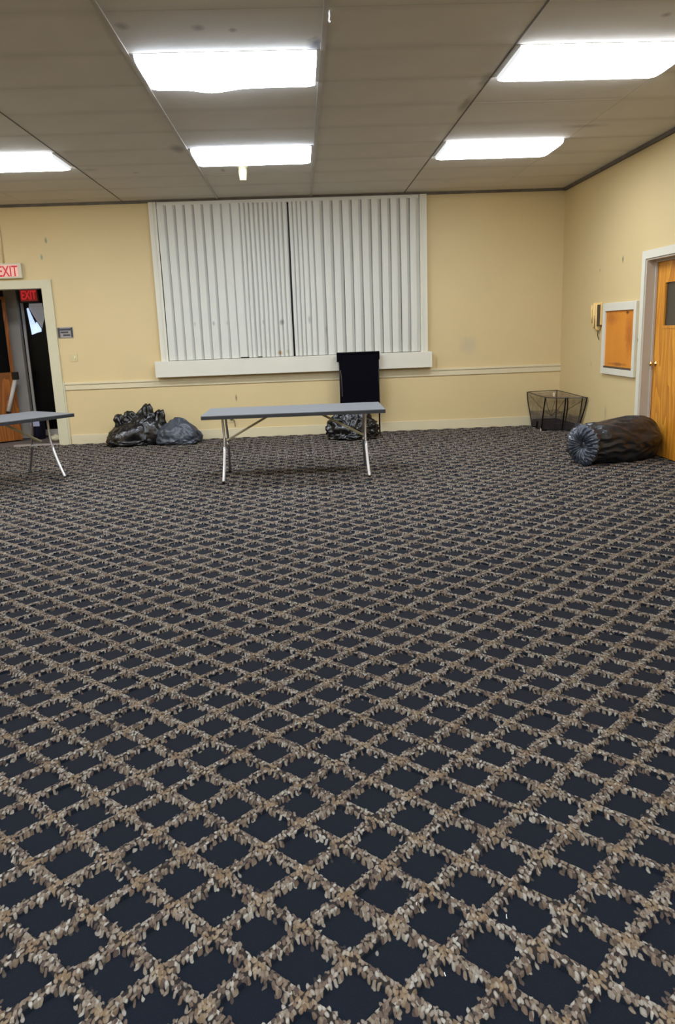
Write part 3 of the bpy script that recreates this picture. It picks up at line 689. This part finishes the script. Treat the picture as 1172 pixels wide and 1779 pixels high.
# ------------------------------------------------------------------ rubbish bags
def ridg(p, f): 
    return 1-abs(noise.noise(Vector(p)*f))*2
def mound_bag(name, label, c, rx, ry, h, m, seed=0, wr=.05, lean=(0, 0), top=.55, knots=(), group=None, cone=1.0):
    t = thing(name, label, 'bag', c, group=group)
    bm = bmesh.new(); nu, nv = 112, 64; rows = []
    for j in range(nv+1):
        v_ = j/nv; ph = v_*PI*.5 if False else v_*PI
        r = []
        for i in range(nu):
            th = 2*PI*i/nu; d = Vector((math.sin(ph)*math.cos(th), math.sin(ph)*math.sin(th), math.cos(ph)))
            q = d*1.0+Vector((seed*3.1, seed*1.7, seed))
            lump = noise.noise(q*1.1)*.22 + noise.noise(q*2.4)*.10
            # vertical creases that gather at the top
            ang = th + noise.noise(q*1.5)*.9
            up = max(0, d.z)
            cre = (abs(math.sin(ang*7+seed))-.5)*.06*up + (ridg(q+Vector((ang, 0, 0)), 2.8)-.5)*wr + (ridg(q*1.0, 6.5)-.5)*wr*.45
            s = 1+lump+cre
            # pear shape: narrower towards the top
            z = d.z*s; nar = 1-top*max(0, z)**1.3
            sp_ = max(1e-4, math.sin(ph)); q_ = (1-(-d.z)**5)/sp_ if d.z < 0 else (sp_**cone)/sp_
            q_ = min(q_, 40); x_, y_ = d.x*s*rx*nar*q_, d.y*s*ry*nar*q_
            zz = (h*.20+z*h*.80) if z > 0 else (h*.20+z*h*.26)
            zz = max(zz, .004+.004*noise.noise(q*5))
            x_ += lean[0]*max(0, zz/h)**1.5; y_ += lean[1]*max(0, zz/h)**1.5
            r.append(bm.verts.new((c[0]+x_, c[1]+y_, c[2]+zz)))
            if j in (0, nv): break
        rows.append(r)
    for j in range(nv):
        a, b_ = rows[j], rows[j+1]
        for i in range(nu):
            i2 = (i+1) % nu
            if len(a) == 1: bm.faces.new((a[0], b_[i], b_[i2]))
            elif len(b_) == 1: bm.faces.new((a[i], b_[0], a[i2]))
            else: bm.faces.new((a[i], b_[i], b_[i2], a[i2]))
    obj('bag_body', bm, m, t, smooth=True)
    for (dx, dy, z0, z1, r0, r1, tx) in knots:
        bm = bmesh.new(); n_ = 28; rr = []
        for j in range(11):
            u = j/10; rad = r0*(1-u)+.022*math.sin(u*PI) + r1*u; 
            pts = []
            for i in range(n_):
                th = 2*PI*i/n_; k = 1+.34*math.sin(th*5+u*2+seed)+.18*noise.noise(Vector((math.cos(th), math.sin(th), u*3+seed+dx*9)))*2
                pts.append(bm.verts.new((c[0]+dx+tx*u*u+rad*k*math.cos(th), c[1]+dy+rad*k*.7*math.sin(th), z0+(z1-z0)*u+.02*math.sin(th*3+seed)*u)))
            rr.append(pts)
        for a, b_ in zip(rr, rr[1:]):
            for i in range(n_): bm.faces.new((a[i], a[(i+1) % n_], b_[(i+1) % n_], b_[i]))
        bm.faces.new(rr[0][::-1]); bm.faces.new(rr[-1])
        obj('knotted_end', bm, m, t, smooth=True)
    return t
mound_bag('garbage_bag', 'glossy black garbage bag with knotted ends against the back wall, left of the greyer bag', (-2.56, 11.87, 0), .45, .26, .47, M['bag'], 2.3, .06, (.12, 0), .22, cone=1.25,
          knots=((-.04, .02, .34, .50, .10, .05, -.05), (-.21, .02, .26, .46, .06, .045, -.03), (.17, 0, .34, .60, .11, .05, .03), (.33, .03, .24, .50, .10, .05, .05)), group='garbage bags')
mound_bag('garbage_bag', 'grey translucent-looking garbage bag slumped right of the knotted black bag', (-1.87, 11.80, 0), .315, .27, .40, M['baggrey'], 5.1, .07, (-.06, 0), .15, cone=1.0, group='garbage bags')
mound_bag('garbage_bag', 'crumpled shiny black garbage bag under the middle folding table by the back wall', (.73, 11.56, 0), .40, .25, .44, M['bag'], 8.4, .17, (0, 0), .12, group='garbage bags')

def lying_bag():
    t = thing('garbage_bag', 'large dark garbage bag lying on its side with a pleated end by the right door', 'bag', (3.5, 8.8, 0), group='garbage bags')
    A = Vector((3.11, 8.56, 0)); ax = Vector((.93, .37, 0)).normalized(); side = Vector((-ax.y, ax.x, 0)); L = 1.11; R = .24
    def prof(u):      # u 0..1 along, returns (axial, radius)
        pass
    def P(s, th, part):
        q = Vector((math.cos(th)*1.0, math.sin(th)*1.0, s*2))
        if part == 0:      # pleated cap, s 0..1 from centre to rim
            pl = math.sin(th*23+noise.noise(q*1.4)*3.5)*.5+math.sin(th*41+2*noise.noise(q*2))*.3
            g = 1+.10*noise.noise(Vector((math.cos(th)*1.3, math.sin(th)*1.3, 7.)))*s; rad = .004+(R*g-.004)*s; axl = .055*(1-s)**2.2 - .045*math.sin(s*PI)*1.0 + .02*s
            axl += pl*.028*math.sin(min(1, s*1.25)*PI*.62)*(1 if s < .96 else .6)
            rad += .012*pl*s
        else:
            axl = .02+L*s
            body = 1+.10*math.sin(s*PI)-.05*s
            end = 1.0 if s < .72 else math.sqrt(max(0.0, 1-((s-.72)/.28)**2.4))
            start = 1-.13*math.exp(-((s-.07)/.06)**2)
            rad = R*body*end*start*(1+.10*noise.noise(Vector((math.cos(th)*1.3, math.sin(th)*1.3, 7.+s*1.5))))
            pl = math.sin(th*23+noise.noise(q*1.4)*3.5)*.5+math.sin(th*41+2*noise.noise(q*2))*.3
            rad += .012*pl*math.exp(-s*9)
            rad += end*(.045*noise.noise(Vector((math.cos(th)*1.2, math.sin(th)*1.2, s*2.6+4))) + .018*(ridg((math.cos(th)*1.2+s*1.5, math.sin(th)*1.2, s*2.3), 2.6)-.5))
        y_ = math.cos(th)*rad*1.05; z_ = math.sin(th)*rad*1.0
        z = .232+z_; 
        if z < .02: z = .004+(z+.03)*.05 if z > -.1 else .004
        z = max(z, .003)
        return A+ax*axl+side*y_+Vector((0, 0, z))
    for part, nm, m, ns in ((0, 'pleated_end', M['bagend'], 26), (1, 'bag_body', M['baglarge'], 60)):
        bm = bmesh.new(); n_ = 200; rows = [[bm.verts.new(P(j/ns, 2*PI*i/n_, part)) for i in range(n_)] for j in range(ns+1)]
        for a, b_ in zip(rows, rows[1:]):
            for i in range(n_): bm.faces.new((a[i], a[(i+1) % n_], b_[(i+1) % n_], b_[i]))
        bm.faces.new(rows[0][::-1])
        if part: bm.faces.new(rows[-1])
        obj(nm, bm, m, t, smooth=True, label='grey-blue radially pleated end' if part == 0 else None)
lying_bag()

# ------------------------------------------------------------------ net-sided folding basket in the corner
t = thing('mesh_hamper', 'low brown net-sided folding basket with bent dark legs in the right corner', 'basket', (3.8, 11.6, 0))
rim = [Vector(p) for p in ((3.52, 12.14, .54), (3.99, 12.13, .55), (4.03, 10.92, .53), (3.75, 11.0, .53), (3.52, 11.2, .53))]
bot = [Vector(p) for p in ((3.59, 12.08, .02), (3.96, 12.06, .02), (4.02, 11.22, .02), (3.84, 11.40, .02), (3.57, 11.55, .02))]
nR = len(rim); NS = 8
def wallp(i, j, u, v_):
    a = rim[i].lerp(rim[j], u); b_ = bot[i].lerp(bot[j], u); p = a.lerp(b_, v_)
    cc = Vector((3.76, 11.75, p.z)); p = p+(cc-p)*.10*math.sin(u*PI)*math.sin(v_*PI)*1.0
    p.z -= .02*math.sin(u*PI)*(1-v_); return p
for nm, v0, v1, mm in (('net_side', 0, .55, M['net']), ('net_side', .55, 1, M['netlow'])):
    for i in range(nR):
        j = (i+1) % nR; bm = bmesh.new()
        g = [[bm.verts.new(wallp(i, j, a/NS, v0+(v1-v0)*b_/5)) for a in range(NS+1)] for b_ in range(6)]
        for a, b_ in zip(g, g[1:]):
            for k in range(NS): bm.faces.new((a[k], a[k+1], b_[k+1], b_[k]))
        obj(nm, bm, mm, t, smooth=True)
bm = bmesh.new(); cen = Vector((3.78, 11.72, .505)); cv = bm.verts.new(cen); rv = []
for i in range(nR):
    for k in range(4): p = wallp(i, (i+1) % nR, k/4, 0); rv.append(bm.verts.new(p))
for i in range(len(rv)): bm.faces.new((cv, rv[i], rv[(i+1) % len(rv)]))
obj('net_top', bm, M['nettop'], t, smooth=True)
bm = bmesh.new(); rv = [bm.verts.new(p+Vector((0, 0, -.012))) for p in bot]; tv = [bm.verts.new(p+Vector((0, 0, .10))) for p in bot]
bm.faces.new(rv); bm.faces.new(tv[::-1])
for i in range(nR): bm.faces.new((rv[i], tv[i], tv[(i+1) % nR], rv[(i+1) % nR]))
obj('base_pad', bm, M['dark'], t)
for i in range(nR):
    a, b_ = rim[i], bot[i]; out = (a-Vector((3.76, 11.75, a.z))); out.z = 0; out.normalize()
    pts = smooth_path([a+Vector((0, 0, .005)), a.lerp(b_, .3)+out*.012, a.lerp(b_, .65)+out*.004, Vector((b_.x, b_.y, .012))], 5)
    obj('leg', tube(bmesh.new(), pts, .011 if i != 0 else .009, 8), M['blackmetal'], t, smooth=True)
# doubled legs
for (a, b_) in ((rim[3]+Vector((.05, .06, 0)), bot[3]+Vector((.08, .1, .08))), (rim[2]+Vector((-.01, .16, 0)), bot[2]+Vector((.02, .12, .0)))):
    obj('leg', tube(bmesh.new(), smooth_path([a, a.lerp(b_, .4)+Vector((.012, 0, 0)), b_], 5), .009, 8), M['blackmetal'], t, smooth=True)
bm = bmesh.new(); kn_ = Vector((3.72, 11.55, .22))
for i in range(nR):
    p = wallp(i, (i+1) % nR, 0, 0); tube(bm, [p, p.lerp(kn_, .5)+Vector((0, 0, -.03)), kn_], .0035, 5)
    tube(bm, [rim[i], rim[(i+1) % nR]], .006, 6)
obj('cord', bm, M['blackmetal'], t)
obj('white_clip', box(3.765, 3.785, 11.60, 11.63, .50, .56), M['sign'], t, label='small white clip')
obj('foot_cap', lathe(bmesh.new(), [(0, 0), (.009, 0), (.012, .05), (0, .05)], 8, Matrix.Translation((3.565, 11.535, 0))), M['sign'], t, label='white foot cap')

# ------------------------------------------------------------------ lint on the carpet
for i, (x_, y_, a, l_) in enumerate(((.494, 1.80, 80, .016), (.255, 1.87, 75, .010), (.29, 1.62, 95, .012))):
    Rr = Matrix.Translation((x_, y_, .011)) @ Matrix.Rotation(math.radians(a), 4, 'Z')
    bm = bmesh.new(); tube(bm, [Rr @ Vector((-l_/2, 0, 0)), Rr @ Vector((0, .001, .002)), Rr @ Vector((l_/2, 0, 0))], .0012, 5)
    tag(obj('lint', bm, M['lint']), ('tiny white lint thread on the lower right of the carpet, rightmost thread', 'faint tiny lint thread on the carpet, leftmost and farthest of the threads', 'tiny white lint thread on the carpet nearest to the bottom edge')[i], 'lint', 'lint threads')
for o in bpy.data.objects:
    if 'world_parts' in o: del o['world_parts']
